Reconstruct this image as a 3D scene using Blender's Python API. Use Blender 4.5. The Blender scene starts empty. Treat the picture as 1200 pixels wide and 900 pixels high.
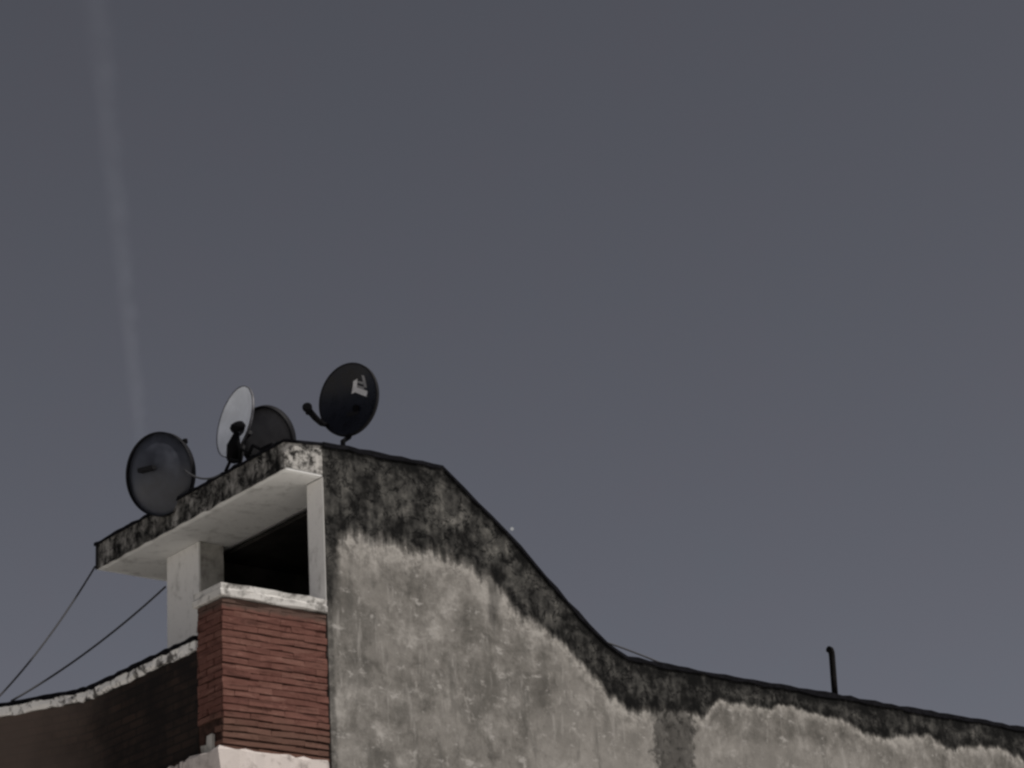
import bpy, bmesh, math, random
from mathutils import Vector, Matrix, noise as mnoise

# ---------------------------------------------------------------- camera, sky, sun
SC = bpy.context.scene
COL = SC.collection
R = math.radians

cam_data = bpy.data.cameras.new('camera')
cam = bpy.data.objects.new('camera', cam_data)
COL.objects.link(cam)
YAW, PITCH, ROLL = R(39.84), R(21.84), R(3.44)
fw = Vector((math.sin(YAW) * math.cos(PITCH), math.cos(YAW) * math.cos(PITCH), math.sin(PITCH)))
rt0 = Vector((math.cos(YAW), -math.sin(YAW), 0))
up0 = rt0.cross(fw)
rt = rt0 * math.cos(ROLL) - up0 * math.sin(ROLL)
up = rt0 * math.sin(ROLL) + up0 * math.cos(ROLL)
m3 = Matrix((rt, up, -fw)).transposed()
cam.matrix_world = Matrix.Translation((-12.1806, -17.8378, 1.6)) @ m3.to_4x4()
cam_data.sensor_width = 36
cam_data.lens = 90
cam_data.clip_start = 0.1
cam_data.clip_end = 30000
SC.camera = cam

SUN_TO = Vector((0.29, -0.54, 0.80)).normalized()
world = bpy.data.worlds.new('World')
SC.world = world
world.use_nodes = True
wt = world.node_tree
wt.nodes.clear()
sky = wt.nodes.new('ShaderNodeTexSky')
sky.sky_type = 'NISHITA'
sky.sun_disc = False
sky.sun_elevation = math.asin(SUN_TO.z)
sky.sun_rotation = math.atan2(SUN_TO.x, SUN_TO.y)
sky.altitude = 200
sky.air_density = 0.5
sky.dust_density = 1.0
sky.ozone_density = 1.0
hs = wt.nodes.new('ShaderNodeHueSaturation')
hs.inputs['Saturation'].default_value = 0.34
bg = wt.nodes.new('ShaderNodeBackground')
bg.inputs['Strength'].default_value = 0.08
wo = wt.nodes.new('ShaderNodeOutputWorld')
wt.links.new(sky.outputs[0], hs.inputs['Color'])
# thin, patchy high haze: a slight tint that wanders over the sky
wtc = wt.nodes.new('ShaderNodeTexCoord')
wn = wt.nodes.new('ShaderNodeTexNoise')
wn.inputs['Scale'].default_value = 22.0
wn.inputs['Detail'].default_value = 9
wn.inputs['Roughness'].default_value = 0.8
wt.links.new(wtc.outputs['Generated'], wn.inputs['Vector'])
wr = wt.nodes.new('ShaderNodeValToRGB')
wr.color_ramp.elements[0].position = 0.35
wr.color_ramp.elements[0].color = (1.0, 0.972, 0.99, 1)
wr.color_ramp.elements[1].position = 0.65
wr.color_ramp.elements[1].color = (1.02, 0.965, 0.985, 1)
wt.links.new(wn.outputs[0], wr.inputs[0])
wm = wt.nodes.new('ShaderNodeMix'); wm.data_type = 'RGBA'; wm.blend_type = 'MULTIPLY'
wm.inputs[0].default_value = 1.0
wt.links.new(hs.outputs[0], wm.inputs[6]); wt.links.new(wr.outputs[0], wm.inputs[7])
wt.links.new(wm.outputs[2], bg.inputs[0])
wt.links.new(bg.outputs[0], wo.inputs[0])

sd = bpy.data.lights.new('sun', 'SUN')
sd.energy = 5.0
sd.angle = R(2.0)
sd.color = (1.0, 0.95, 0.89)
sun = bpy.data.objects.new('sun', sd)
COL.objects.link(sun)
sun.rotation_euler = SUN_TO.to_track_quat('Z', 'Y').to_euler()

vs = SC.view_settings
vs.view_transform = 'Standard'
vs.look = 'None'
vs.exposure = -0.65
vs.gamma = 1.0
vs.use_curve_mapping = False
SC.render.engine = 'CYCLES'
SC.cycles.filter_width = 2.6
SC.cycles.max_bounces = 8
SC.cycles.diffuse_bounces = 5

rng = random.Random(7)

# ---------------------------------------------------------------- node helpers
class NT:
    def __init__(s, name):
        s.m = bpy.data.materials.new(name)
        s.m.use_nodes = True
        s.t = s.m.node_tree
        s.t.nodes.clear()
        s.out = s.t.nodes.new('ShaderNodeOutputMaterial')
        s.b = s.t.nodes.new('ShaderNodeBsdfPrincipled')
        s.t.links.new(s.b.outputs[0], s.out.inputs[0])
        s.tc = s.t.nodes.new('ShaderNodeTexCoord').outputs['Object']
        s.sep = None
    def put(s, sock, v):
        if isinstance(v, bpy.types.NodeSocket):
            s.t.links.new(v, sock)
        elif isinstance(v, (tuple, list)) and len(v) == 3 and sock.type == 'RGBA':
            sock.default_value = (*v, 1)
        else:
            sock.default_value = v
    def xyz(s):
        if s.sep is None:
            s.sep = s.t.nodes.new('ShaderNodeSeparateXYZ')
            s.t.links.new(s.tc, s.sep.inputs[0])
        return s.sep.outputs
    def math(s, op, a, b=0.0, c=None):
        n = s.t.nodes.new('ShaderNodeMath'); n.operation = op
        s.put(n.inputs[0], a); s.put(n.inputs[1], b)
        if c is not None: s.put(n.inputs[2], c)
        return n.outputs[0]
    def noise(s, scale, detail=5, rough=0.6, stretch=None, off=(0, 0, 0), dist=0.0):
        n = s.t.nodes.new('ShaderNodeTexNoise')
        mp = s.t.nodes.new('ShaderNodeMapping')
        s.t.links.new(s.tc, mp.inputs[0])
        mp.inputs['Location'].default_value = off
        if stretch: mp.inputs['Scale'].default_value = stretch
        s.t.links.new(mp.outputs[0], n.inputs['Vector'])
        n.inputs['Scale'].default_value = scale
        n.inputs['Detail'].default_value = detail
        n.inputs['Roughness'].default_value = rough
        n.inputs['Distortion'].default_value = dist
        return n.outputs[0]
    def step(s, v, a, b, lo=0.0, hi=1.0):
        n = s.t.nodes.new('ShaderNodeMapRange'); n.interpolation_type = 'SMOOTHSTEP'
        s.put(n.inputs['Value'], v)
        # smoothstep wants from_min < from_max
        if a > b: a, b, lo, hi = b, a, hi, lo
        n.inputs['From Min'].default_value = a; n.inputs['From Max'].default_value = b
        n.inputs['To Min'].default_value = lo; n.inputs['To Max'].default_value = hi
        return n.outputs[0]
    def ramp(s, v, stops):
        n = s.t.nodes.new('ShaderNodeValToRGB')
        e = n.color_ramp.elements
        while len(e) < len(stops): e.new(0.5)
        for q, (p, c) in zip(e, stops):
            q.position = p; q.color = (*c, 1) if len(c) == 3 else c
        s.put(n.inputs[0], v)
        return n.outputs[0]
    def mix(s, f, a, b, mode='MIX'):
        n = s.t.nodes.new('ShaderNodeMix'); n.data_type = 'RGBA'; n.blend_type = mode
        s.put(n.inputs[0], f); s.put(n.inputs[6], a); s.put(n.inputs[7], b)
        return n.outputs[2]
    def curve(s, v, pts):
        n = s.t.nodes.new('ShaderNodeFloatCurve')
        c = n.mapping.curves[0]
        while len(c.points) < len(pts): c.points.new(0.5, 0.5)
        for q, (x, y) in zip(c.points, pts):
            q.location = (x, y); q.handle_type = 'VECTOR'
        n.mapping.update()
        s.put(n.inputs['Value'], v)
        return n.outputs[0]
    def bump(s, h, strength=0.5, dist=0.01):
        n = s.t.nodes.new('ShaderNodeBump')
        n.inputs['Strength'].default_value = strength
        n.inputs['Distance'].default_value = dist
        s.put(n.inputs['Height'], h)
        s.t.links.new(n.outputs[0], s.b.inputs['Normal'])
    def done(s, col, rough=0.9, spec=0.2):
        s.put(s.b.inputs['Base Color'], col)
        s.put(s.b.inputs['Roughness'], rough)
        s.b.inputs['Specular IOR Level'].default_value = spec
        return s.m

# top line of the big wall (x, z), metres
PROFILE = [(0.417, 9.835), (0.58, 9.842), (1.784, 9.863), (2.046, 9.662), (2.34, 9.465), (2.684, 9.197),
           (2.98, 8.944), (3.229, 8.742), (3.48, 8.548), (3.703, 8.391), (3.944, 8.287), (4.22, 8.28),
           (5.36, 8.262), (6.77, 8.26), (8.36, 8.248), (9.74, 8.246), (18.0, 8.24)]

def soot_colour(k, seed=0.0):
    """black mould over grey cement: wide blotches, curling black veins, pale flakes, a few runs"""
    a = k.noise(3.0, 6, 0.6, off=(seed, 3, 1), dist=0.3)
    b = k.noise(7.5, 8, 0.62, off=(seed, 0, 5), dist=0.35)
    c = k.noise(7, 5, 0.6, stretch=(1.6, 1.6, 0.28), off=(seed + 4, 0, 0))
    d = k.noise(30, 5, 0.7, off=(seed, 2, 2))
    v = k.math('ADD', k.math('MULTIPLY', a, 0.30), k.math('MULTIPLY', b, 0.36))
    v = k.math('ADD', v, k.math('ADD', k.math('MULTIPLY', c, 0.22), k.math('MULTIPLY', d, 0.12)))
    # veins: dark lines where a second field crosses its middle value
    e = k.noise(4.2, 5, 0.62, off=(seed + 9, 1, 0), dist=0.5)
    vein = k.step(k.math('ABSOLUTE', k.math('SUBTRACT', e, 0.5)), 0.022, 0.0, 0.0, 0.10)
    return k.math('SUBTRACT', v, vein)

def mat_wall():
    k = NT('weathered_cement_render')
    X, Y, Z = k.xyz()
    u = k.math('DIVIDE', X, 20.0)
    zt = k.math('ADD', k.math('MULTIPLY', k.curve(u, [(0.0, (9.83 - 7) / 4)] + [(x / 20, (z - 7) / 4) for x, z in PROFILE] + [(1.0, (8.24 - 7) / 4)]), 4.0), 7.0)
    d = k.math('SUBTRACT', zt, Z)
    W = [(0.0, .9), (.42, 1.0), (.7, .78), (1.2, .86), (1.8, .80), (2.3, .64), (2.6, .68), (2.9, .52), (3.3, .44), (3.7, .52),
         (4.0, .5), (4.3, .46), (4.9, .40), (5.1, .22), (5.8, .24), (6.0, .17), (6.8, .22), (7.2, .34), (8.2, .26), (8.4, .36), (9.2, .24), (9.7, .34), (20, .3)]
    w = k.curve(u, [(x / 20, y) for x, y in W])
    nA = k.math('SUBTRACT', k.noise(3.2, 7, 0.65), 0.5)
    nS = k.math('SUBTRACT', k.noise(5, 5, 0.6, stretch=(1.8, 1.8, 0.22)), 0.5)
    nF = k.math('SUBTRACT', k.noise(14, 5, 0.7, off=(2, 0, 7)), 0.5)
    nB = k.math('SUBTRACT', k.noise(1.5, 4, 0.5, off=(6, 1, 4)), 0.5)
    wob = k.math('ADD', k.math('ADD', k.math('MULTIPLY', nA, 0.5), k.math('MULTIPLY', nB, 0.7)), k.math('ADD', k.math('MULTIPLY', nS, 0.90), k.math('MULTIPLY', nF, 0.30)))
    dn = k.math('ADD', k.math('DIVIDE', d, w), k.math('MULTIPLY', wob, 0.75))
    t = k.step(dn, 1.13, 0.88)
    # bleached line under the mould
    pale_edge = k.math('MULTIPLY', k.step(dn, 1.0, 1.08), k.step(dn, 1.5, 1.1))
    rim_dark = k.math('ADD', k.math('MULTIPLY', k.step(dn, 0.55, 0.85), 0.040), k.step(X, 2.3, 4.0, 0.0, 0.022))
    peak = k.math('MULTIPLY', k.step(X, 1.9, 1.2), 0.004)
    top_dark = k.math('ADD', peak, k.math('MULTIPLY', k.step(k.noise(1.8, 3, 0.5, off=(2, 8, 8)), 0.5, 0.62), 0.03))
    top_dark = k.math('ADD', top_dark, k.step(k.math('ADD', d, k.math('MULTIPLY', nA, 0.2)), 0.16, 0.03, 0.0, 0.06))
    # the old drip run below the foot of the slope
    xr = k.math('ADD', X, k.math('ADD', k.math('MULTIPLY', nA, 0.55), k.math('MULTIPLY', nF, 0.35)))
    run = k.math('MULTIPLY', k.step(xr, 4.18, 4.25), k.step(xr, 4.80, 4.70))
    run = k.math('MULTIPLY', run, k.step(k.math('ADD', d, nS), 1.9, 1.0))
    # damp strip down the free end of the wall
    strip = k.math('MULTIPLY', k.step(k.math('ADD', X, k.math('MULTIPLY', nA, 0.16)), 0.60, 0.52), k.step(k.math('ADD', Z, k.math('MULTIPLY', nS, 0.8)), 8.15, 8.6))
    thin = k.math('MULTIPLY', k.step(k.math('ADD', X, k.math('MULTIPLY', nA, 0.10)), 0.50, 0.46), k.step(nF, -0.2, 0.05))
    # small run half way along
    run2 = k.math('MULTIPLY', k.step(k.math('ABSOLUTE', k.math('SUBTRACT', k.math('ADD', X, k.math('MULTIPLY', nA, 0.2)), 2.33)), 0.09, 0.03), k.math('MULTIPLY', k.step(Z, 8.35, 8.5), k.step(Z, 8.98, 8.85)))
    sv = k.math('SUBTRACT', soot_colour(k, 1.0), k.math('ADD', rim_dark, top_dark))
    soot = k.ramp(sv, [(0.38, (.005, .005, .005)), (0.43, (.014, .0137, .013)), (0.475, (.037, .036, .034)), (0.52, (.068, .066, .061)), (0.57, (.125, .12, .11)), (0.64, (.24, .23, .215))])
    damp = k.ramp(sv, [(0.40, (.010, .0098, .0095)), (0.47, (.042, .040, .037)), (0.57, (.115, .110, .100))])
    g = k.noise(2.6, 10, 0.72, off=(5, 5, 5), dist=0.2)
    cem = k.ramp(g, [(0.37, (.095, .090, .082)), (0.47, (.158, .149, .136)), (0.55, (.215, .204, .188)), (0.64, (.32, .305, .284))])
    gp = k.noise(1.15, 9, 0.62, off=(4, 0, 2))
    cem = k.mix(k.step(gp, 0.52, 0.57, 0, 0.45), cem, (.245, .232, .214))
    gq = k.noise(1.4, 9, 0.64, off=(14, 0, 9))
    cem = k.mix(k.step(gq, 0.53, 0.585, 0, 0.45), cem, (.095, .090, .082))
    rep_ = k.math('MULTIPLY', k.step(k.math('ADD', X, k.math('MULTIPLY', nF, 0.12)), 2.62, 2.66), k.step(k.math('ADD', Z, k.math('MULTIPLY', nA, 0.5)), 7.75, 7.60))
    cem = k.mix(k.math('MULTIPLY', rep_, 0.4), cem, (.27, .256, .236))
    g2 = k.noise(7, 6, 0.7, stretch=(1.0, 1.0, 0.7), off=(9, 2, 2), dist=0.15)
    cem = k.mix(k.step(g2, 0.56, 0.66, 0, 0.7), cem, (.32, .305, .285))
    g3 = k.noise(4, 6, 0.65, stretch=(1.6, 1.6, 0.28), off=(1, 2, 8))
    cem = k.mix(k.step(g3, 0.54, 0.66, 0, 0.55), cem, (.10, .096, .088))
    g4 = k.noise(30, 4, 0.7, off=(3, 1, 3))
    cem = k.mix(k.step(g4, 0.62, 0.72, 0, 0.5), cem, (.36, .345, .325))
    g5 = k.noise(6, 7, 0.66, stretch=(0.8, 0.8, 1.5), off=(7, 7, 3), dist=0.1)
    cem = k.mix(k.step(g5, 0.575, 0.66, 0, 0.75), cem, (.37, .355, .335))
    g6 = k.noise(11, 6, 0.7, off=(2, 9, 6), dist=0.2)
    cem = k.mix(k.step(g6, 0.57, 0.70, 0, 0.5), cem, (.085, .081, .074))
    g7 = k.noise(6, 6, 0.66, stretch=(1.7, 1.7, 0.3), off=(8, 3, 1))
    cem = k.mix(k.step(g7, 0.56, 0.68, 0, 0.55), cem, (.33, .315, .295))
    cem = k.mix(k.math('MULTIPLY', pale_edge, k.step(nF, -0.10, 0.12, 0.1, 0.9)), cem, (.37, .352, .326))
    col = k.mix(k.math('MULTIPLY', run, k.step(nF, -0.22, 0.02, 1.0, 0.65)), cem, damp)
    col = k.mix(k.math('MULTIPLY', run2, 0.55), col, damp)
    col = k.mix(k.math('MULTIPLY', thin, 0.6), col, damp)
    col = k.mix(k.math('MULTIPLY', strip, 0.9), col, damp)
    col = k.mix(t, col, soot)
    h = k.math('ADD', k.math('MULTIPLY', sv, 0.5), k.math('ADD', k.math('MULTIPLY', g2, 0.4), k.math('MULTIPLY', g4, 0.2)))
    k.bump(h, 0.55, 0.03)
    return k.done(col, 0.95, 0.1)

def mat_fascia():
    k = NT('mouldy_concrete_edge')
    X, Y, Z = k.xyz()
    sv = soot_colour(k, 7.0)
    soot = k.ramp(sv, [(0.41, (.007, .007, .007)), (0.45, (.026, .025, .024)), (0.49, (.09, .087, .081)), (0.54, (.20, .192, .18)), (0.60, (.36, .35, .33))])
    n1 = k.noise(7, 6, 0.7, stretch=(1, 1, 0.45), off=(3, 8, 1), dist=0.5)
    pale = k.step(n1, 0.57, 0.66)
    col = k.mix(k.math('MULTIPLY', pale, 0.7), soot, (.30, .29, .275))
    # flaked whitewash still holding on the short front edge
    fr = k.math('MULTIPLY', k.step(Y, 0.08, 0.02), k.step(k.noise(12, 8, 0.72, off=(0, 4, 4)), 0.43, 0.58))
    col = k.mix(k.math('MULTIPLY', fr, 0.85), col, (.50, .485, .46))
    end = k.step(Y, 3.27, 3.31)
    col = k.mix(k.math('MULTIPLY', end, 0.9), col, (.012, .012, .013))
    k.bump(sv, 0.6, 0.03)
    return k.done(col, 0.95, 0.1)

def mat_white(name, base, dirt, lo=0.5, hi=0.72, amt=0.7, seed=0.0, vstretch=0.4):
    k = NT(name)
    a = k.noise(4, 7, 0.68, off=(seed, 1, 2), dist=0.4)
    b = k.noise(9, 6, 0.65, stretch=(1, 1, vstretch), off=(seed, 6, 2))
    c = k.noise(40, 4, 0.6, off=(seed, 0, 0))
    v = k.math('ADD', k.math('MULTIPLY', a, 0.55), k.math('MULTIPLY', b, 0.45))
    col = k.mix(k.step(v, lo, hi, 0, amt), base, dirt)
    col = k.mix(k.step(c, 0.58, 0.72, 0, 0.35), col, tuple(x * 0.6 for x in base))
    k.bump(k.math('ADD', v, k.math('MULTIPLY', c, 0.2)), 0.4, 0.02)
    return k.done(col, 0.85, 0.2)

def mat_brick():
    k = NT('red_brick')
    X, Y, Z = k.xyz()
    gi = k.t.nodes.new('ShaderNodeNewGeometry').outputs['Random Per Island']
    col = k.ramp(gi, [(0.0, (.125, .055, .044)), (0.5, (.148, .067, .053)), (1.0, (.158, .076, .060))])
    n1 = k.noise(9, 6, 0.7, dist=0.5)
    col = k.mix(k.step(n1, 0.50, 0.70, 0, 0.7), col, (.07, .026, .02))
    n3 = k.noise(14, 6, 0.7, off=(5, 5, 0))
    col = k.mix(k.step(n3, 0.60, 0.72, 0, 0.55), col, (.26, .14, .11))
    n4 = k.noise(6, 6, 0.65, stretch=(0.5, 0.5, 4.0), off=(3, 3, 3), dist=0.6)
    col = k.mix(k.step(n4, 0.52, 0.66, 0, 0.75), col, (.060, .026, .021))
    col = k.mix(k.step(n4, 0.44, 0.34, 0, 0.6), col, (.24, .13, .105))
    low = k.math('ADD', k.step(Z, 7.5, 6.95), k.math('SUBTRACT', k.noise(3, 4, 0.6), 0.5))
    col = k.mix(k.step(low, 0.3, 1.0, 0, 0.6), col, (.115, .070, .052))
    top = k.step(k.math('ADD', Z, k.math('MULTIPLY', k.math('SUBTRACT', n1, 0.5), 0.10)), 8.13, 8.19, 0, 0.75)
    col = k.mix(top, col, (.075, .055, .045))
    k.bump(n3, 0.5, 0.012)
    return k.done(col, 0.92, 0.15)

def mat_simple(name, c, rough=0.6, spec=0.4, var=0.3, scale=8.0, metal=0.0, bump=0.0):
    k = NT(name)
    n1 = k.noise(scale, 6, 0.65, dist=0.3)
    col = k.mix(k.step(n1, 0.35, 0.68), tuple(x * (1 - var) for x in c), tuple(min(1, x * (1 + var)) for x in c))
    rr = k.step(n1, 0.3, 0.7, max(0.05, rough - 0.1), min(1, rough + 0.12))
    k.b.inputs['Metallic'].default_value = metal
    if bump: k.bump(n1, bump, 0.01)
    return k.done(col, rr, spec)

M = {}
M['wall'] = mat_wall()
M['fascia'] = mat_fascia()
M['soffit'] = mat_white('whitewashed_soffit', (.90, .90, .885), (.52, .515, .50), 0.49, 0.66, 0.7, 0.0, 1.0)
M['column'] = mat_white('whitewashed_column', (.82, .805, .78), (.34, .33, .305), 0.49, 0.64, 0.75, 3.0, 0.35)
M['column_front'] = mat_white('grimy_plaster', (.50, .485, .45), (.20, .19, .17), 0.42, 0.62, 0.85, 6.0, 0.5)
M['jamb'] = mat_white('whitewashed_jamb', (.78, .765, .74), (.36, .345, .315), 0.50, 0.70, 0.8, 11.0, 0.3)
M['coping'] = mat_white('whitewashed_coping', (.60, .585, .56), (.11, .103, .095), 0.48, 0.60, 0.85, 5.0, 1.0)
M['chip_coping'] = mat_white('flaked_whitewash_coping', (.80, .785, .76), (.06, .055, .052), 0.49, 0.56, 0.95, 15.0, 1.0)
M['ledge'] = mat_white('pinkish_white_ledge', (.58, .525, .495), (.24, .21, .195), 0.47, 0.62, 0.8, 21.0, 1.0)
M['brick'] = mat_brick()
M['mortar'] = mat_simple('dark_mortar', (.045, .025, .020), 0.95, 0.1, 0.4, 14, bump=0.4)
M['darkwall'] = None
M['tar'] = mat_simple('black_tar_felt', (.008, .008, .010), 0.95, 0.05, 0.4, 12, bump=0.3)
M['inside'] = mat_simple('shade_dark_interior', (.030, .028, .026), 0.95, 0.1, 0.4, 3)  # near-black so the room's deep shade is carried by the colour
M['plaster'] = mat_simple('plain_grey_render', (.22, .205, .185), 0.95, 0.1, 0.35, 2.0, bump=0.3)
M['roof'] = mat_simple('grey_roof_screed', (.18, .175, .165), 0.95, 0.1, 0.35, 1.5)
M['black'] = mat_simple('black_dish_enamel', (.006, .007, .012), 0.28, 0.28, 0.35, 6)
M['charcoal'] = mat_simple('faded_charcoal_dish', (.044, .048, .062), 0.42, 0.5, 0.25, 5)
M['grey_dish'] = mat_simple('faded_grey_dish', (.13, .13, .14), 0.6, 0.3, 0.2, 5)
M['rimblack'] = mat_simple('black_rim', (.008, .008, .010), 0.65, 0.2, 0.2, 8)
M['white_dish'] = mat_simple('white_dish_enamel', (.73, .77, .84), 0.55, 0.3, 0.08, 5)
M['grey_metal'] = mat_simple('dull_galvanised_steel', (.10, .10, .11), 0.5, 0.5, 0.3, 10, metal=0.6)
M['plastic'] = mat_simple('black_plastic', (.005, .005, .006), 0.8, 0.05, 0.2, 10)
M['logo'] = mat_simple('white_print', (.62, .62, .64), 0.5, 0.3, 0.08, 20)
M['logo_and_sheen'] = mat_simple('worn_print_and_sheen', (.26, .26, .27), 0.5, 0.3, 0.15, 20)
M['cable'] = mat_simple('weathered_cable', (.06, .06, .065), 0.7, 0.3, 0.2, 10)
M['rust'] = mat_simple('dark_rusty_iron', (.009, .008, .008), 0.9, 0.1, 0.4, 18)

def mat_darkwall():
    k = NT('sooty_dark_brick')
    X, Y, Z = k.xyz()
    br = k.t.nodes.new('ShaderNodeTexBrick')
    mp = k.t.nodes.new('ShaderNodeMapping')
    mp.inputs['Rotation'].default_value = (0, 0, 0)
    cx = k.t.nodes.new('ShaderNodeCombineXYZ')
    k.t.links.new(k.math('SUBTRACT', Y, X), cx.inputs[0]); k.t.links.new(Z, cx.inputs[1])
    k.t.links.new(cx.outputs[0], br.inputs['Vector'])
    br.inputs['Scale'].default_value = 1.0
    br.inputs['Brick Width'].default_value = 0.25
    br.inputs['Row Height'].default_value = 0.075
    br.inputs['Mortar Size'].default_value = 0.009
    br.inputs['Color1'].default_value = (.040, .027, .022, 1)
    br.inputs['Color2'].default_value = (.024, .018, .016, 1)
    br.inputs['Mortar'].default_value = (.016, .014, .013, 1)
    n1 = k.noise(3, 6, 0.65, dist=0.4)
    col = k.mix(k.step(n1, 0.38, 0.62, 0, 0.8), br.outputs[0], (.012, .0105, .0105))
    n2 = k.noise(3, 5, 0.6, off=(4, 4, 1))
    bend_light = k.math('MULTIPLY', k.step(k.math('ADD', Y, k.math('MULTIPLY', n2, 0.8)), 2.1, 3.5), 0.7)  # past the bend the wall's brighter light is painted in as lighter brown
    col = k.mix(bend_light, col, (.14, .108, .092))
    k.bump(k.math('ADD', k.math('MULTIPLY', br.outputs['Fac'], -0.6), n1), 0.5, 0.012)
    return k.done(col, 0.95, 0.1)
M['darkwall'] = mat_darkwall()

def mat_ground():
    k = NT('pale_concrete_paving')
    n1 = k.noise(0.15, 8, 0.6)
    n2 = k.noise(3.0, 6, 0.7)
    col = k.ramp(n1, [(0.3, (.50, .485, .46)), (0.7, (.60, .585, .555))])
    col = k.mix(k.step(n2, 0.55, 0.75, 0, 0.4), col, (.30, .29, .275))
    return k.done(col, 0.95, 0.1)
M['ground'] = mat_ground()

# ---------------------------------------------------------------- mesh helpers
class MB:
    def __init__(s): s.bm = bmesh.new()
    def box(s, lo, hi, jit=0.0):
        vs_ = []
        for z in (lo[2], hi[2]):
            for x, y in ((lo[0], lo[1]), (hi[0], lo[1]), (hi[0], hi[1]), (lo[0], hi[1])):
                p = [x, y, z]
                if jit: p = [c + rng.uniform(-jit, jit) for c in p]
                vs_.append(s.bm.verts.new(p))
        for f in ((3, 2, 1, 0), (4, 5, 6, 7), (0, 1, 5, 4), (1, 2, 6, 5), (2, 3, 7, 6), (3, 0, 4, 7)):
            s.bm.faces.new([vs_[i] for i in f])
        return s
    def prism(s, pts, axis, a, b):
        """closed polygon pts swept along an axis ('x','y','z') from a to b"""
        def P(p, t):
            if axis == 'y': return (p[0], t, p[1])
            if axis == 'x': return (t, p[0], p[1])
            return (p[0], p[1], t)
        A = [s.bm.verts.new(P(p, a)) for p in pts]
        B = [s.bm.verts.new(P(p, b)) for p in pts]
        s.bm.faces.new(A); s.bm.faces.new(B[::-1])
        n = len(pts)
        for i in range(n):
            j = (i + 1) % n
            s.bm.faces.new((A[j], A[i], B[i], B[j]))
        return s
    def tube(s, pts, rad, seg=10, cap=True):
        pts = [Vector(p) for p in pts]
        if not isinstance(rad, (list, tuple)): rad = [rad] * len(pts)
        rings = []
        ref = None
        for i, p in enumerate(pts):
            a = pts[max(i - 1, 0)]; b = pts[min(i + 1, len(pts) - 1)]
            t = (b - a).normalized()
            if ref is None:
                ref = Vector((0, 0, 1)) if abs(t.z) < 0.9 else Vector((1, 0, 0))
            x = (ref - t * ref.dot(t)).normalized(); y = t.cross(x); ref = x
            rings.append([s.bm.verts.new(p + (x * math.cos(2 * math.pi * k / seg) + y * math.sin(2 * math.pi * k / seg)) * rad[i]) for k in range(seg)])
        for a, b in zip(rings, rings[1:]):
            for k in range(seg):
                f = s.bm.faces.new((a[k], a[(k + 1) % seg], b[(k + 1) % seg], b[k])); f.smooth = True
        if cap:
            s.bm.faces.new(rings[0][::-1]); s.bm.faces.new(rings[-1])
        return s
    def build(s, name, mat, parent=None, bevel=0.0):
        bmesh.ops.recalc_face_normals(s.bm, faces=s.bm.faces)
        if bevel:
            bmesh.ops.bevel(s.bm, geom=list(s.bm.edges), offset=bevel, segments=2, affect='EDGES', clamp_overlap=True)
        me = bpy.data.meshes.new(name)
        s.bm.to_mesh(me); s.bm.free()
        me.materials.append(mat)
        o = bpy.data.objects.new(name, me)
        COL.objects.link(o)
        if parent: o.parent = parent
        return o

def tag(o, label, cat, group=None, kind=None):
    if label: o['label'] = label
    if cat: o['category'] = cat
    if group: o['group'] = group
    if kind: o['kind'] = kind
    return o

def thing(name, label, cat, loc=(0, 0, 0), group=None):
    o = bpy.data.objects.new(name, None)
    o.empty_display_size = 0.3
    COL.objects.link(o)
    o.location = loc
    return tag(o, label, cat, group)

def adopt(root):
    """children are modelled in world metres; bring them under the root's location"""
    bpy.context.view_layer.update()
    inv = root.matrix_world.inverted()
    for c in root.children:
        c.matrix_parent_inverse = inv

def rough_strip(mb, top, y0, y1, thick, jit=0.006, n=6):
    """an uneven layer following a top line in xz between y0 and y1"""
    pts = []
    for (xa, za), (xb, zb) in zip(top, top[1:]):
        m = max(1, min(40, int((xb - xa) / 0.12)))
        for i in range(m):
            t = i / m
            pts.append((xa + (xb - xa) * t, za + (zb - za) * t))
    pts.append(top[-1])
    up_ = [(x, z + thick + rng.uniform(-jit, jit)) for x, z in pts]
    lo_ = [(x, z - rng.uniform(0, jit * 2.0)) for x, z in pts]
    n_ = len(pts)
    rows = []
    for q, yy in ((lo_, y0), (up_, y0), (up_, y1), (lo_, y1)):
        rows.append([mb.bm.verts.new((x, yy, z)) for x, z in q])
    for i in range(n_ - 1):
        for a in range(4):
            b = (a + 1) % 4
            mb.bm.faces.new((rows[a][i], rows[a][i + 1], rows[b][i + 1], rows[b][i]))
    mb.bm.faces.new([rows[a][0] for a in range(4)])
    mb.bm.faces.new([rows[a][-1] for a in range(4)][::-1])
    return mb

# ---------------------------------------------------------------- ground
g = MB()
S = 6000
v = [g.bm.verts.new(p) for p in ((-S, -S, 0), (S, -S, 0), (S, S, 0), (-S, S, 0))]
g.bm.faces.new(v)
tag(g.build('ground', M['ground']), 'pale concrete paving in front of the building', 'ground', kind='structure')

# ---------------------------------------------------------------- the building
B = thing('apartment_building', 'weathered building corner with mouldy cement wall and red brick balcony', 'building', (0, 0, 0))
XJ = 0.417
T = 0.26
XR = 18.0
# side wall with the sloping top: outline in xz
outline = [(XJ, 0.02)] + PROFILE + [(XR, 0.02)]
MB().prism(outline, 'y', 0.0, T).build('side_wall', M['wall'], B)
# tar felt on top of the wall
rough_strip(MB(), [(x, z + 0.001) for x, z in PROFILE], -0.016, T + 0.02, 0.034, 0.011).build('wall_coping', M['tar'], B)
# whitewashed end of the wall
MB().box((XJ - 0.006, 0.004, 8.30), (XJ - 0.001, T - 0.004, 9.528)).build('door_jamb', M['jamb'], B)

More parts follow.
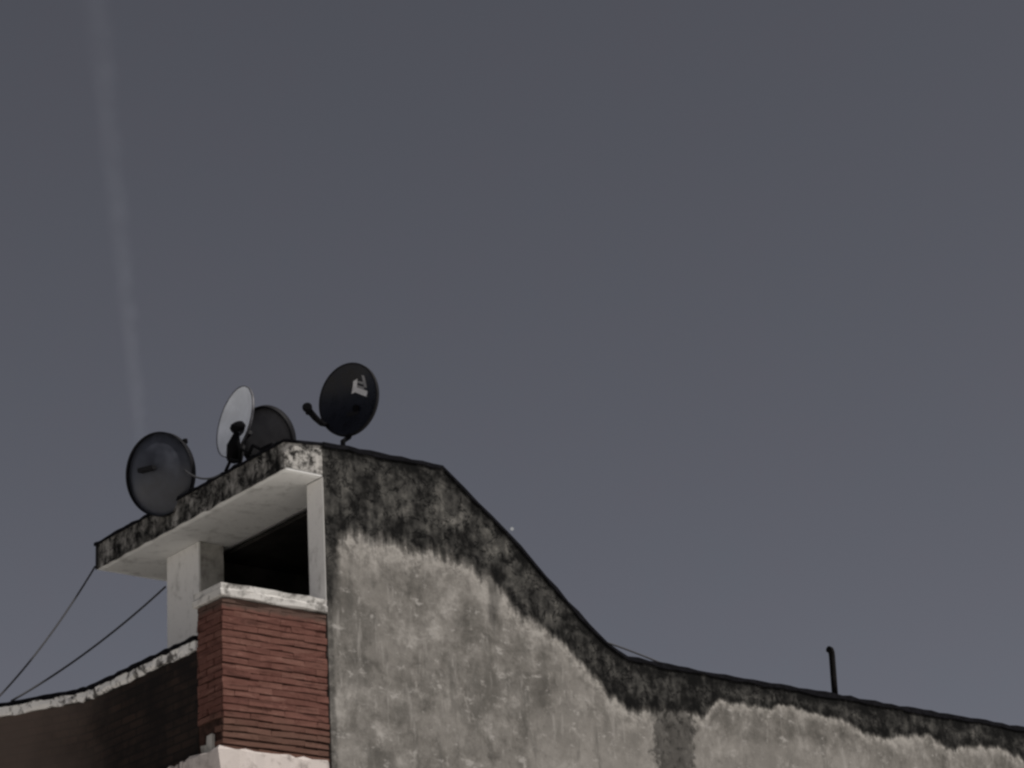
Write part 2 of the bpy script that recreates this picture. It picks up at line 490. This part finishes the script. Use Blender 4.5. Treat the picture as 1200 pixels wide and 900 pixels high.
# roof slab over the stair head
mb = MB()
pts = []
zt, zb = 9.79, 9.535
SLAB_Y = 3.345
n = 80
for i in range(n + 1):
    y = 0.004 + (SLAB_Y - 0.004) * i / n
    jt = 0.010 * mnoise.noise(Vector((y * 5, 1, 3)))
    jb = 0.022 * mnoise.noise(Vector((y * 6, 7, 3)))
    jx = 0.010 * mnoise.noise(Vector((y * 6, 2, 9)))
    pts.append((y, zt + jt, zb + jb * 0.7, jx))
rows = []
for y, t_, b_, jx in pts:
    rows.append([mb.bm.verts.new((0.0 + jx, y, b_)), mb.bm.verts.new((0.0 + jx, y, t_)),
                 mb.bm.verts.new((XJ - 0.002, y, t_ + 0.045)), mb.bm.verts.new((XJ - 0.002, y, 9.60)), mb.bm.verts.new((0.10, y, 9.60))])
for a, b in zip(rows, rows[1:]):
    for k in range(5):
        j = (k + 1) % 5
        mb.bm.faces.new((a[k], a[j], b[j], b[k]))
mb.bm.faces.new(rows[0][::-1]); mb.bm.faces.new(rows[-1])
mb.box((0.004, 0.0045, 9.556), (XJ - 0.003, 0.0105, 9.601))
slab = mb.build('roof_slab', M['fascia'], B)
# its painted underside
mb = MB()
ny, nx = 40, 12
grid = []
for i in range(ny + 1):
    y = 0.012 + (SLAB_Y - 0.02) * i / ny
    row = []
    for j in range(nx + 1):
        x = 0.012 + (0.826 - 0.012) * j / nx
        z = zb + 0.004 + 0.006 * mnoise.noise(Vector((x * 3, y * 3, 1)))
        row.append((x, y, z))
    grid.append(row)
lowv = [[mb.bm.verts.new(p) for p in r] for r in grid]
for i in range(ny):
    for j in range(nx):
        f = mb.bm.faces.new((lowv[i][j], lowv[i + 1][j], lowv[i + 1][j + 1], lowv[i][j + 1])); f.smooth = True
edge = [lowv[0][j] for j in range(nx + 1)] + [lowv[i][nx] for i in range(1, ny + 1)] + [lowv[ny][j] for j in range(nx - 1, -1, -1)] + [lowv[i][0] for i in range(ny - 1, 0, -1)]
topv = [mb.bm.verts.new((q.co.x, q.co.y, 9.598)) for q in edge]
ne = len(edge)
for i in range(ne):
    j = (i + 1) % ne
    mb.bm.faces.new((edge[i], edge[j], topv[j], topv[i]))
mb.bm.faces.new(topv)
mb.build('soffit', M['soffit'], B)
# slab continues over the stair, flat then sloping with the wall
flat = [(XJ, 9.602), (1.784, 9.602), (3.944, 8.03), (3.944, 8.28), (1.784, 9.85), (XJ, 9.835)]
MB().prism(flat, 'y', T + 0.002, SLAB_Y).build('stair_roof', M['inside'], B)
# tar felt on the slab
mb = MB()
segs = 70
rows = []
for i in range(segs + 1):
    y = 0.0 + (SLAB_Y + 0.012) * i / segs
    e = -0.014 + 0.008 * mnoise.noise(Vector((y * 7, 3, 3)))
    th = 0.026 + 0.018 * mnoise.noise(Vector((y * 7, 8, 1))) + rng.uniform(-.004, .004)
    yy = y - 0.014 if i == 0 else y
    rows.append([mb.bm.verts.new((e, yy, zt - 0.004)), mb.bm.verts.new((e, yy, zt + th)),
                 mb.bm.verts.new((XJ - 0.003, yy, zt + 0.045 + th)), mb.bm.verts.new((XJ - 0.003, yy, zt + 0.041))])
for a, b in zip(rows, rows[1:]):
    for k in range(4):
        j = (k + 1) % 4
        mb.bm.faces.new((a[k], a[j], b[j], b[k]))
mb.bm.faces.new(rows[0][::-1]); mb.bm.faces.new(rows[-1])
mb.build('roof_felt', M['tar'], B)
# stair room
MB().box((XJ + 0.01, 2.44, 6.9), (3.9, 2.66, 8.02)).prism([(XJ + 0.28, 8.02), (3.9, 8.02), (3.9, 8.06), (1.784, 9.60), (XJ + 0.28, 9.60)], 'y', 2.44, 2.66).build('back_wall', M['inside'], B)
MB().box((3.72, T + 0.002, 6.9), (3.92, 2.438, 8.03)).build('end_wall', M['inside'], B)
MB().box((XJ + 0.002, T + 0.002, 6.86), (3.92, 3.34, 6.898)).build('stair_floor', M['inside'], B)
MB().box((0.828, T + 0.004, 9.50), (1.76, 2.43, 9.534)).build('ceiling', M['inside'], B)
# column between the opening and the far end of the slab
mb = MB().box((XJ - 0.004, 2.10, 6.9), (XJ + 0.27, 2.68, 9.531), 0.0)
col = mb.build('column', M['column'], B)
MB().box((XJ + 0.012, 2.092, 6.9), (XJ + 0.272, 2.0985, 9.530)).build('column_face', M['column_front'], B)

# balcony: brick panel and its mouldings
XP = -0.675
P0, P1 = 6.90, 8.240
mb = MB()
mb.box((XP + 0.018, 0.036, P0), (XJ - 0.004, 0.15, P1 - 0.001))
mb.box((XP + 0.018, 0.151, P0), (XP + 0.13, 0.43, P1 - 0.001))
mb.build('panel_core', M['mortar'], B)
mb = MB()
pitch = 0.0590
nrow = int((P1 - P0) / pitch)
for r in range(nrow + 1):
    z0 = P0 + r * pitch
    if z0 > P1 - 0.03: break
    low = max(0.0, 1 - r / 9.0)
    gap = 0.008 + 0.011 * low + rng.uniform(-0.004, 0.005)
    z1 = min(z0 + pitch - gap, P1 - 0.002)
    xx = XJ - 0.006
    yrow = 0.018 + rng.uniform(-0.006, 0.006)
    off = 0.125 if r % 2 else 0.0
    first = True
    while xx > XP + 0.03:
        ln = (0.24 if not first else 0.24 - off) + rng.uniform(-.012, .012)
        first = False
        x0 = max(xx - ln, XP)
        if x0 - XP < 0.06: x0 = XP
        yf = yrow + rng.uniform(-0.0025, 0.0025)
        dz = rng.uniform(-0.0015, 0.0015)
        mb.box((x0 - (0.002 if x0 > XP else 0), yf, z0 + dz), (xx + (0.002 if xx < XJ - 0.01 else 0), 0.0355, z1 + dz), 0.005)
        xx = x0
    yy = 0.038
    while yy < 0.415:
        y1 = min(yy + (0.12 if (r % 2 and yy < 0.05) else 0.23) + rng.uniform(-.01, .01), 0.42)
        xf = XP + rng.uniform(-0.005, 0.006)
        # lowest return courses left out; the dark notch stands in for a shadow
        if not (r < 5 and y1 > 0.30 - 0.03 * (5 - r)):
            mb.box((xf, yy + 0.004, z0), (XP + 0.0175, y1 - 0.004, z1), 0.003)
        yy = y1
for v_ in mb.bm.verts:          # hand-laid courses wander a little
    q = Vector((v_.co.x * 5, v_.co.y * 5, v_.co.z * 4))
    v_.co.z += 0.009 * mnoise.noise(q)
    v_.co.y += 0.004 * mnoise.noise(q + Vector((9, 0, 0)))
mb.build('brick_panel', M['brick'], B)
def moulding(mb, prof, path, jz=0.0):
    """sweep a (out, z) profile along a plan path with mitred corners; out = to the left hand side of travel"""
    rows = []
    for i, p in enumerate(path):
        p = Vector(p)
        d0 = (p - Vector(path[i - 1])).normalized() if i else None
        d1 = (Vector(path[i + 1]) - p).normalized() if i < len(path) - 1 else None
        n0 = Vector((d0.y, -d0.x)) if d0 else None
        n1 = Vector((d1.y, -d1.x)) if d1 else None
        if n0 and n1:
            m = (n0 + n1).normalized(); m = m / max(0.3, m.dot(n0))
        else: m = n0 or n1
        rows.append([mb.bm.verts.new((p.x + m.x * (o + rng.uniform(-jz, jz)), p.y + m.y * (o + rng.uniform(-jz, jz)), z + rng.uniform(-jz, jz))) for o, z in prof])
    k = len(prof)
    for a, b in zip(rows, rows[1:]):
        for i in range(k):
            j = (i + 1) % k
            mb.bm.faces.new((a[i], a[j], b[j], b[i]))
    mb.bm.faces.new(rows[0]); mb.bm.faces.new(rows[-1][::-1])
    return mb
def subdiv_path(path, step=0.09, jit=0.004):
    out = []
    for a, b in zip(path, path[1:]):
        a = Vector(a); b = Vector(b)
        m = max(1, int((b - a).length / step))
        for i in range(m):
            p = a.lerp(b, i / m)
            out.append((p.x + (rng.uniform(-jit, jit) if i else 0), p.y + (rng.uniform(-jit, jit) if i else 0)))
    out.append(path[-1])
    return out
path = subdiv_path([(XP, 0.44), (XP, 0.018), (XJ - 0.004, 0.018)])
prof = [(-0.14, 8.246), (0.018, 8.246), (0.030, 8.254), (0.034, 8.304), (0.020, 8.312), (0.018, 8.322), (0.024, 8.370), (-0.14, 8.378)]
cop = moulding(MB(), prof, path, 0.006).build('panel_coping', M['coping'], B)

# dark parapet wall running back from the panel, bending once
BEND = (-0.66, 2.33)
FAR = (-1.105, 3.19)
d = (Vector(FAR) - Vector(BEND)).normalized()
END = tuple(Vector(BEND) + d * 9.0)
pa, pb = Vector(BEND) + d * 0.13, Vector(BEND) + Vector((0, -0.13))
bend_curve = [tuple(pa.lerp(Vector(BEND), t_).lerp(Vector(BEND).lerp(pb, t_), t_)) for t_ in [q / 6 for q in range(7)]]
path2 = [END] + bend_curve + [(-0.66, 0.435)]
prof = [(-0.20, 0.02), (0.0, 0.02), (0.0, 7.875), (-0.20, 7.875)]
moulding(MB(), prof, path2).build('parapet_wall', M['darkwall'], B)
pp = subdiv_path(path2, 0.08, 0.007)
mb = MB()
rows = []
moulding(mb, [(-0.21, 7.877), (0.022, 7.877), (0.030, 7.905), (0.030, 7.962), (-0.21, 7.962)], pp, 0.012).build('parapet_coping', M['chip_coping'], B)
pp = subdiv_path(path2, 0.08, 0.006)
moulding(MB(), [(-0.21, 7.963), (0.036, 7.963), (0.040, 8.000), (-0.21, 8.008)], pp, 0.006).build('parapet_felt', M['tar'], B)

# ledge below the panel
path3 = subdiv_path([(XP - 0.02, 0.46), (XP - 0.02, 0.0), (XJ - 0.09, 0.0)], 0.08, 0.006)
moulding(MB(), [(-0.10, 6.55), (0.085, 6.55), (0.10, 6.70), (0.105, 6.872), (0.085, 6.892), (-0.10, 6.898)], path3, 0.013).build('ledge', M['ledge'], B)
for (y, h, w) in ((0.50, .055, .035), (0.60, .05, .045), (0.70, .07, .05), (0.82, .045, .05), (0.94, .05, .06)):
    zb_ = 6.865 - (y - 0.5) * 0.02
    MB().box((XP - 0.12, y - w / 2, 6.60), (XP - 0.03, y + w / 2, zb_ + h * 0.4), 0.008).build('broken_tile', M['ledge'], B, 0.006)
MB().box((XP - 0.10, 0.46, 6.55), (XP + 0.01, 2.33, 6.845), 0.0).build('ledge_core', M['darkwall'], B)
MB().box((XP - 0.016, 0.17, 6.90), (XP + 0.002, 0.26, 7.07), 0.008).box((XP - 0.020, 0.23, 6.895), (XP + 0.002, 0.34, 6.99), 0.01).build('mortar_patch', M['column_front'], B)
# plain wall below the ledge, roof and hidden rear of the block
MB().box((XP + 0.015, 0.03, 0.02), (XJ - 0.002, 0.25, 6.548)).box((-0.64, 0.26, 0.02), (-0.46, 0.43, 6.548)).build('lower_wall', M['plaster'], B)
MB().box((-0.45, 0.16, 6.86), (XJ + 0.0, 2.33, 6.895)).build('terrace_floor', M['roof'], B)
MB().box((3.95, T + 0.002, 7.30), (XR, 9.0, 7.42)).build('flat_roof', M['roof'], B)
MB().box((XR + 0.001, 0.0, 0.02), (XR + 0.26, 9.26, 8.24)).box((-4.2, 9.02, 0.02), (XR, 9.26, 8.0)).build('rear_wall', M['plaster'], B)
MB().box((-0.44, 2.34, 7.2), (3.94, 9.0, 7.28)).build('rear_roof', M['roof'], B)

# ---------------------------------------------------------------- satellite dishes
def ellipse_frame(nrm, roll=0.0):
    nrm = Vector(nrm).normalized()
    ez = (Vector((0, 0, 1)) - nrm * nrm.z).normalized()
    ex = ez.cross(nrm).normalized()
    c, s = math.cos(roll), math.sin(roll)
    return ex * c + ez * s, ez * c - ex * s, nrm

def dish(name, label, centre, nrm, w, h, depth, face_mat, back_mat, rim_mat, roll=0.0, rim_r=0.012, lip=0.02):
    root = thing(name, label, 'satellite dish', centre, 'satellite dishes on the rooftop')
    c = Vector(centre)
    ex, ez, nn = ellipse_frame(nrm, roll)
    def S(u, v_, off=0.0):          # unit disc coordinates -> point on the bowl
        q = u * u + v_ * v_
        return c + ex * (u * w / 2) + ez * (v_ * h / 2) + nn * (depth * (q - 1) + off)
    nr, na = 12, 64
    for nm, off, mat in (('reflector', 0.0, face_mat), ('reflector_back', -0.012, back_mat)):
        mb = MB()
        cen = mb.bm.verts.new(S(0, 0, off))
        rings = [[mb.bm.verts.new(S(r / nr * math.cos(2 * math.pi * a / na), r / nr * math.sin(2 * math.pi * a / na), off)) for a in range(na)] for r in range(1, nr + 1)]
        for a in range(na):
            b = (a + 1) % na
            f = mb.bm.faces.new((cen, rings[0][a], rings[0][b])); f.smooth = True
            for r in range(nr - 1):
                f = mb.bm.faces.new((rings[r][a], rings[r + 1][a], rings[r + 1][b], rings[r][b])); f.smooth = True
        mb.build(nm, mat, root)
    mb = MB()
    ring = []
    sec = [(0.0, 0.004), (rim_r * 1.3, 0.006), (rim_r * 1.3, -lip), (rim_r * 0.5, -lip - 0.004), (-0.002, -0.014)]
    for a in range(na):
        t = 2 * math.pi * a / na
        p = c + ex * (math.cos(t) * w / 2) + ez * (math.sin(t) * h / 2)
        out = (ex * (math.cos(t) * h) + ez * (math.sin(t) * w)).normalized()
        ring.append([mb.bm.verts.new(p + out * o + nn * q) for o, q in sec])
    for a in range(na):
        b = (a + 1) % na
        for i in range(len(sec)):
            j = (i + 1) % len(sec)
            f = mb.bm.faces.new((ring[a][i], ring[b][i], ring[b][j], ring[a][j])); f.smooth = True
    mb.build('rim', rim_mat, root)
    return root, S, (ex, ez, nn, c)

def lnb(parent, p, direction, mat, r=0.030, l=0.11):
    p = Vector(p); d_ = Vector(direction).normalized()
    return MB().tube([p, p + d_ * 0.012, p + d_ * 0.035, p + d_ * 0.05, p + d_ * l * 0.9, p + d_ * l],
                     [r * 0.9, r * 1.25, r * 1.25, r * 0.8, r * 0.75, r * 0.5], 16).build('feed_horn', mat, parent)

def mast(root, top, foot, r, mat, plate=True):
    top, foot = Vector(top), Vector(foot)
    m = MB().tube([top, top.lerp(foot, .55) , foot + Vector((0, 0, 0.10)), foot], r, 12).build('mast', mat, root)
    if plate:
        mb = MB().box((foot.x - .07, foot.y - .07, foot.z - .004), (foot.x + .07, foot.y + .07, foot.z + .010))
        pl = mb.build('base_plate', mat, root, 0.002)
        for sx in (-1, 1):
            for sy in (-1, 1):
                q = foot + Vector((sx * .05, sy * .05, .010))
                MB().tube([q, q + Vector((0, 0, .012))], .009, 6).build('bolt', M['grey_metal'], pl)
    return m

def back_bracket(root, S, fr, u, v_, length, mat):
    ex, ez, nn, c = fr
    p = S(u, v_, -0.012)
    a, b = p - ex * length / 2, p + ex * length / 2
    mb = MB()
    hh, dd = 0.022, 0.07
    pts = []
    for q in (a, b):
        for sz in (-1, 1):
            for k in (0.02, -dd):
                pts.append(mb.bm.verts.new(q + ez * hh * sz + nn * k))
    a0, a1, a2, a3, b0, b1, b2, b3 = pts
    for f in ((a0, a1, a3, a2), (b0, b2, b3, b1), (a0, b0, b1, a1), (a2, a3, b3, b2), (a1, b1, b3, a3), (a0, a2, b2, b0)):
        mb.bm.faces.new(f)
    return mb.build('bracket', mat, root, 0.003)

# 1: big charcoal dish hung on the far edge of the slab, seen from behind
r1, S1, f1 = dish('satellite_dish', 'large charcoal satellite dish seen from behind, leftmost on the far end of the roof slab',
                  (-0.08, 1.954, 10.084), rt * 0.42 - up * 0.12 - fw * -0.90, 0.74, 0.81, 0.16, M['charcoal'], M['charcoal'], M['rimblack'], R(0), 0.002, 0.060)
b1 = back_bracket(r1, S1, f1, 0.10, 0.10, 0.17, M['rimblack'])
ex, ez, nn, c = f1
tip = c - ex * 0.30 + ez * 0.285 + nn * 0.02
MB().tube([S1(-0.70, 0.60, 0.01), S1(-0.76, 0.68, 0.03), tip], [.024, .030, .012], 8).build('feed_arm', M['plastic'], r1)
mast(r1, S1(-0.1, -0.80, 0.02), (0.10, 1.90, 9.842), 0.022, M['rimblack'])
adopt(r1)

# 2: white dish turned to the left
r2, S2, f2 = dish('satellite_dish', 'white satellite dish turned sideways with a black feed horn in front of its face',
                  (0.25, 1.185, 10.433), (-0.988, 0.064, 0.141), 0.66, 0.70, 0.085, M['white_dish'], M['grey_metal'], M['grey_metal'], R(6), 0.006, 0.02)
ex, ez, nn, c = f2
hp = Vector((0.02, 0.78, 10.20))
am = MB().tube([Vector((0.16, 1.05, 9.99)), Vector((0.10, 0.97, 9.97)), Vector((0.05, 0.90, 10.06)), Vector((0.02, 0.80, 10.16))], [.035, .075, .066, .020], 12).build('feed_arm', M['plastic'], r2)
MB().tube([hp + Vector((-.05, .03, -.035)), hp + Vector((-.03, .02, -.02)), hp, hp + Vector((.03, -.02, .015)), hp + Vector((.045, -.03, .03))], [.030, .05, .052, .046, .03], 16).build('feed_horn', M['plastic'], r2)
back_bracket(r2, S2, f2, 0.0, -0.3, 0.14, M['rimblack'])
mast(r2, S2(0.0, -0.45, -0.05), (0.32, 1.30, 9.842), 0.022, M['rimblack'])
adopt(r2)

# 3: charcoal dish behind the slab edge
r3, S3, f3 = dish('satellite_dish', 'dark satellite dish half hidden between the white dish and the roof edge',
                  (0.75, 1.356, 10.42), (0.822, 0.345, 0.453), 0.55, 0.60, 0.07, M['grey_dish'], M['grey_dish'], M['rimblack'], R(8), 0.016, 0.07)
back_bracket(r3, S3, f3, 0.0, -0.5, 0.12, M['rimblack'])
mast(r3, S3(0.0, -0.6, -0.04), (0.72, 1.30, 9.86), 0.022, M['rimblack'])
adopt(r3)

# 4: black dish on the corner, facing the street, printed mark on its face
n4 = rt * -0.50 + up * 0.26 - fw * 0.82
r4, S4, f4 = dish('satellite_dish', 'glossy black satellite dish with a white mark, alone on the wall corner',
                  (0.811, 0.12, 10.407), n4, 0.62, 0.68, 0.09, M['black'], M['black'], M['rimblack'], R(-4), 0.012, 0.03)
ex, ez, nn, c = f4
def print_on(polys, mat, name):
    mb = MB()
    for poly in polys:
        n_ = 6
        (a, b, c_, d_) = poly
        g_ = [[None] * (n_ + 1) for _ in range(n_ + 1)]
        for i in range(n_ + 1):
            for j in range(n_ + 1):
                s_, t_ = i / n_, j / n_
                u = (a[0] * (1 - s_) + b[0] * s_) * (1 - t_) + (d_[0] * (1 - s_) + c_[0] * s_) * t_
                v_ = (a[1] * (1 - s_) + b[1] * s_) * (1 - t_) + (d_[1] * (1 - s_) + c_[1] * s_) * t_
                g_[i][j] = mb.bm.verts.new(S4(u, v_, 0.004))
        for i in range(n_):
            for j in range(n_):
                mb.bm.faces.new((g_[i][j], g_[i + 1][j], g_[i + 1][j + 1], g_[i][j + 1])).smooth = True
    return mb.build(name, mat, r4)
print_on([((.06, .56), (.22, .60), (.14, .27), (-.05, .23)), ((.09, .25), (.13, .39), (.58, .19), (.53, .04))], M['logo'], 'printed_mark')
print_on([((.18, .56), (.20, .50), (.42, .40), (.42, .47)), ((.17, .44), (.17, .38), (.44, .26), (.44, .33)), ((.40, .66), (.52, .62), (.56, .28), (.44, .33))], M['logo_and_sheen'], 'worn_mark_and_sheen')  # two dim print bars; the last piece paints the sheen near the rim
bot = S4(0.0, -0.98, 0.0)
lp = Vector((0.15, -0.20, 10.047))
mid = Vector((0.40, -0.13, 9.985))
ed = S4(-0.80, -0.60, -0.02)
armp = [S4(-0.60, -0.50, -0.05), ed, ed.lerp(lp, .35) + Vector((0, 0, -.03)), ed.lerp(lp, .72) + Vector((0, 0, -.02)), lp]
ar4 = MB().tube(armp, [.016, .020, .026, .030, .030], 10).build('feed_arm', M['plastic'], r4)
lnb(r4, lp + Vector((-.05, -.03, 0.03)), Vector((.05, .06, -.012)), M['plastic'], 0.036, 0.13)
MB().tube([S4(.12, -.22, -.002), S4(.12, -.22, .02)], .035, 14).build('hub_cap', M['plastic'], r4)
back_bracket(r4, S4, f4, 0.0, -0.35, 0.14, M['rimblack'])
mast(r4, S4(0.0, -0.5, -0.06), (0.735, 0.12, 9.874), 0.024, M['plastic'])
adopt(r4)

# ---------------------------------------------------------------- pipe, cables, small things
pr = thing('vent_pipe', 'thin dark upright pipe with a bent tip on the low wall top', 'pipe', (6.905, 0.1, 8.285))
MB().tube([(6.90, 0.1, 8.285), (6.908, 0.1, 8.50), (6.918, 0.1, 8.74), (6.914, 0.098, 8.785), (6.898, 0.094, 8.806), (6.868, 0.09, 8.808)],
          [.033, .033, .033, .034, .036, .036], 14).build('pipe_shaft', M['rust'], pr)
MB().tube([(6.90, 0.1, 8.286), (6.90, 0.1, 8.31)], [.055, .045], 14).build('pipe_collar', M['tar'], pr)
adopt(pr)

def sag(a, b, s_, n_=18):
    a, b = Vector(a), Vector(b)
    out = []
    for i in range(n_ + 1):
        t = i / n_
        p = a.lerp(b, t); p.z -= s_ * 4 * t * (1 - t)
        out.append(p)
    return out
def cable(label, pts, r_, mat=None, group=None):
    return tag(MB().tube(pts, r_, 8).build('cable', mat or M['cable'], None), label, 'cable', group)
cable('thin cable sagging from the outer tip of the roof slab to the low parapet', sag((0.0, 3.352, 9.575), (-1.24, 3.22, 7.93), 0.10), 0.010, group='cables slung to the parapet')
cable('thin cable running from the white column down to the low parapet', sag((0.408, 2.70, 9.245), (-1.06, 3.05, 8.004), 0.07), 0.010, group='cables slung to the parapet')
cable('short dark cable looping between the leftmost dish and the white dish', sag((-0.05, 1.60, 10.02), (0.0, 1.02, 9.815), 0.07), 0.009)
cable('short dark wire bridging the foot of the wall slope', sag((3.70, 0.02, 8.435), (4.40, 0.02, 8.318), -0.006), 0.009)
cable('tangled black cable lying along the roof edge below the white dish',
      [(0.02, 1.00, 9.83), (0.00, .88, 9.90), (0.03, .78, 9.86), (0.0, .70, 9.95), (0.02, .60, 9.88), (0.01, .52, 9.93), (0.03, .42, 9.86), (0.0, .34, 9.84), (0.02, .22, 9.846)], 0.017, M['plastic'])

# star low in the evening sky
k = NT('star_light')
k.b.inputs['Emission Color'].default_value = (1, 1, 1, 1)
k.b.inputs['Emission Strength'].default_value = 0.45
mb = MB()
bmesh.ops.create_icosphere(mb.bm, subdivisions=2, radius=0.36)
st = mb.build('star', k.done((.0, .0, .0)))
st.location = (290.6, 347.7, 161.4)
tag(st, 'small bright dot of a star in the sky above the slope', 'star')

# old vapour trail: a soft tube of thin vapour high up
TA, TB = Vector((1020, 1830, 1500)), Vector((2250, 3725, 1500))
axis = TB - TA
mb = MB()
RAD = 26.0
mb.tube([Vector((0, 0, 0)), Vector((0, 0, axis.length))], RAD, 20)
ct = mb.build('contrail', None)
ct.data.materials.clear()
ct.location = TA
ct.rotation_euler = axis.to_track_quat('Z', 'Y').to_euler()
vm = bpy.data.materials.new('thin_vapour'); vm.use_nodes = True
t = vm.node_tree; t.nodes.clear()
o_ = t.nodes.new('ShaderNodeOutputMaterial')
pv = t.nodes.new('ShaderNodeVolumePrincipled')
tc = t.nodes.new('ShaderNodeTexCoord')
sp = t.nodes.new('ShaderNodeSeparateXYZ'); t.links.new(tc.outputs['Object'], sp.inputs[0])
def mth(op, a, b=0.0):
    n_ = t.nodes.new('ShaderNodeMath'); n_.operation = op
    for i, q in enumerate((a, b)):
        if isinstance(q, bpy.types.NodeSocket): t.links.new(q, n_.inputs[i])
        else: n_.inputs[i].default_value = q
    return n_.outputs[0]
ns = t.nodes.new('ShaderNodeTexNoise'); ns.inputs['Scale'].default_value = 0.014; ns.inputs['Detail'].default_value = 5
t.links.new(tc.outputs['Object'], ns.inputs['Vector'])
taper = mth('SUBTRACT', 1.0, mth('MULTIPLY', sp.outputs[2], 0.45 / axis.length))
rr = mth('ADD', mth('POWER', mth('DIVIDE', mth('ADD', sp.outputs[0], mth('MULTIPLY', mth('SUBTRACT', ns.outputs[0], 0.5), 22.0)), mth('MULTIPLY', taper, RAD)), 2), mth('POWER', mth('DIVIDE', sp.outputs[1], mth('MULTIPLY', taper, RAD)), 2))
fall = mth('MULTIPLY', mth('POWER', mth('MAXIMUM', mth('SUBTRACT', 1.0, rr), 0.0), 2.0), mth('ADD', 0.42, mth('MULTIPLY', sp.outputs[2], 0.75 / axis.length)))
fade = mth('MINIMUM', mth('MAXIMUM', mth('DIVIDE', mth('SUBTRACT', axis.length - 150, sp.outputs[2]), 500.0), 0.0), 1.0)
den = mth('MULTIPLY', mth('MULTIPLY', fall, fade), mth('MULTIPLY', mth('MAXIMUM', mth('SUBTRACT', ns.outputs[0], 0.24), 0.0), 0.0062))
t.links.new(den, pv.inputs['Density'])
pv.inputs['Color'].default_value = (.86, .90, 1.0, 1)
t.links.new(pv.outputs[0], o_.inputs['Volume'])
ct.data.materials.append(vm)
tag(ct, 'faint white vapour trail running up the left side of the sky', 'vapour trail')
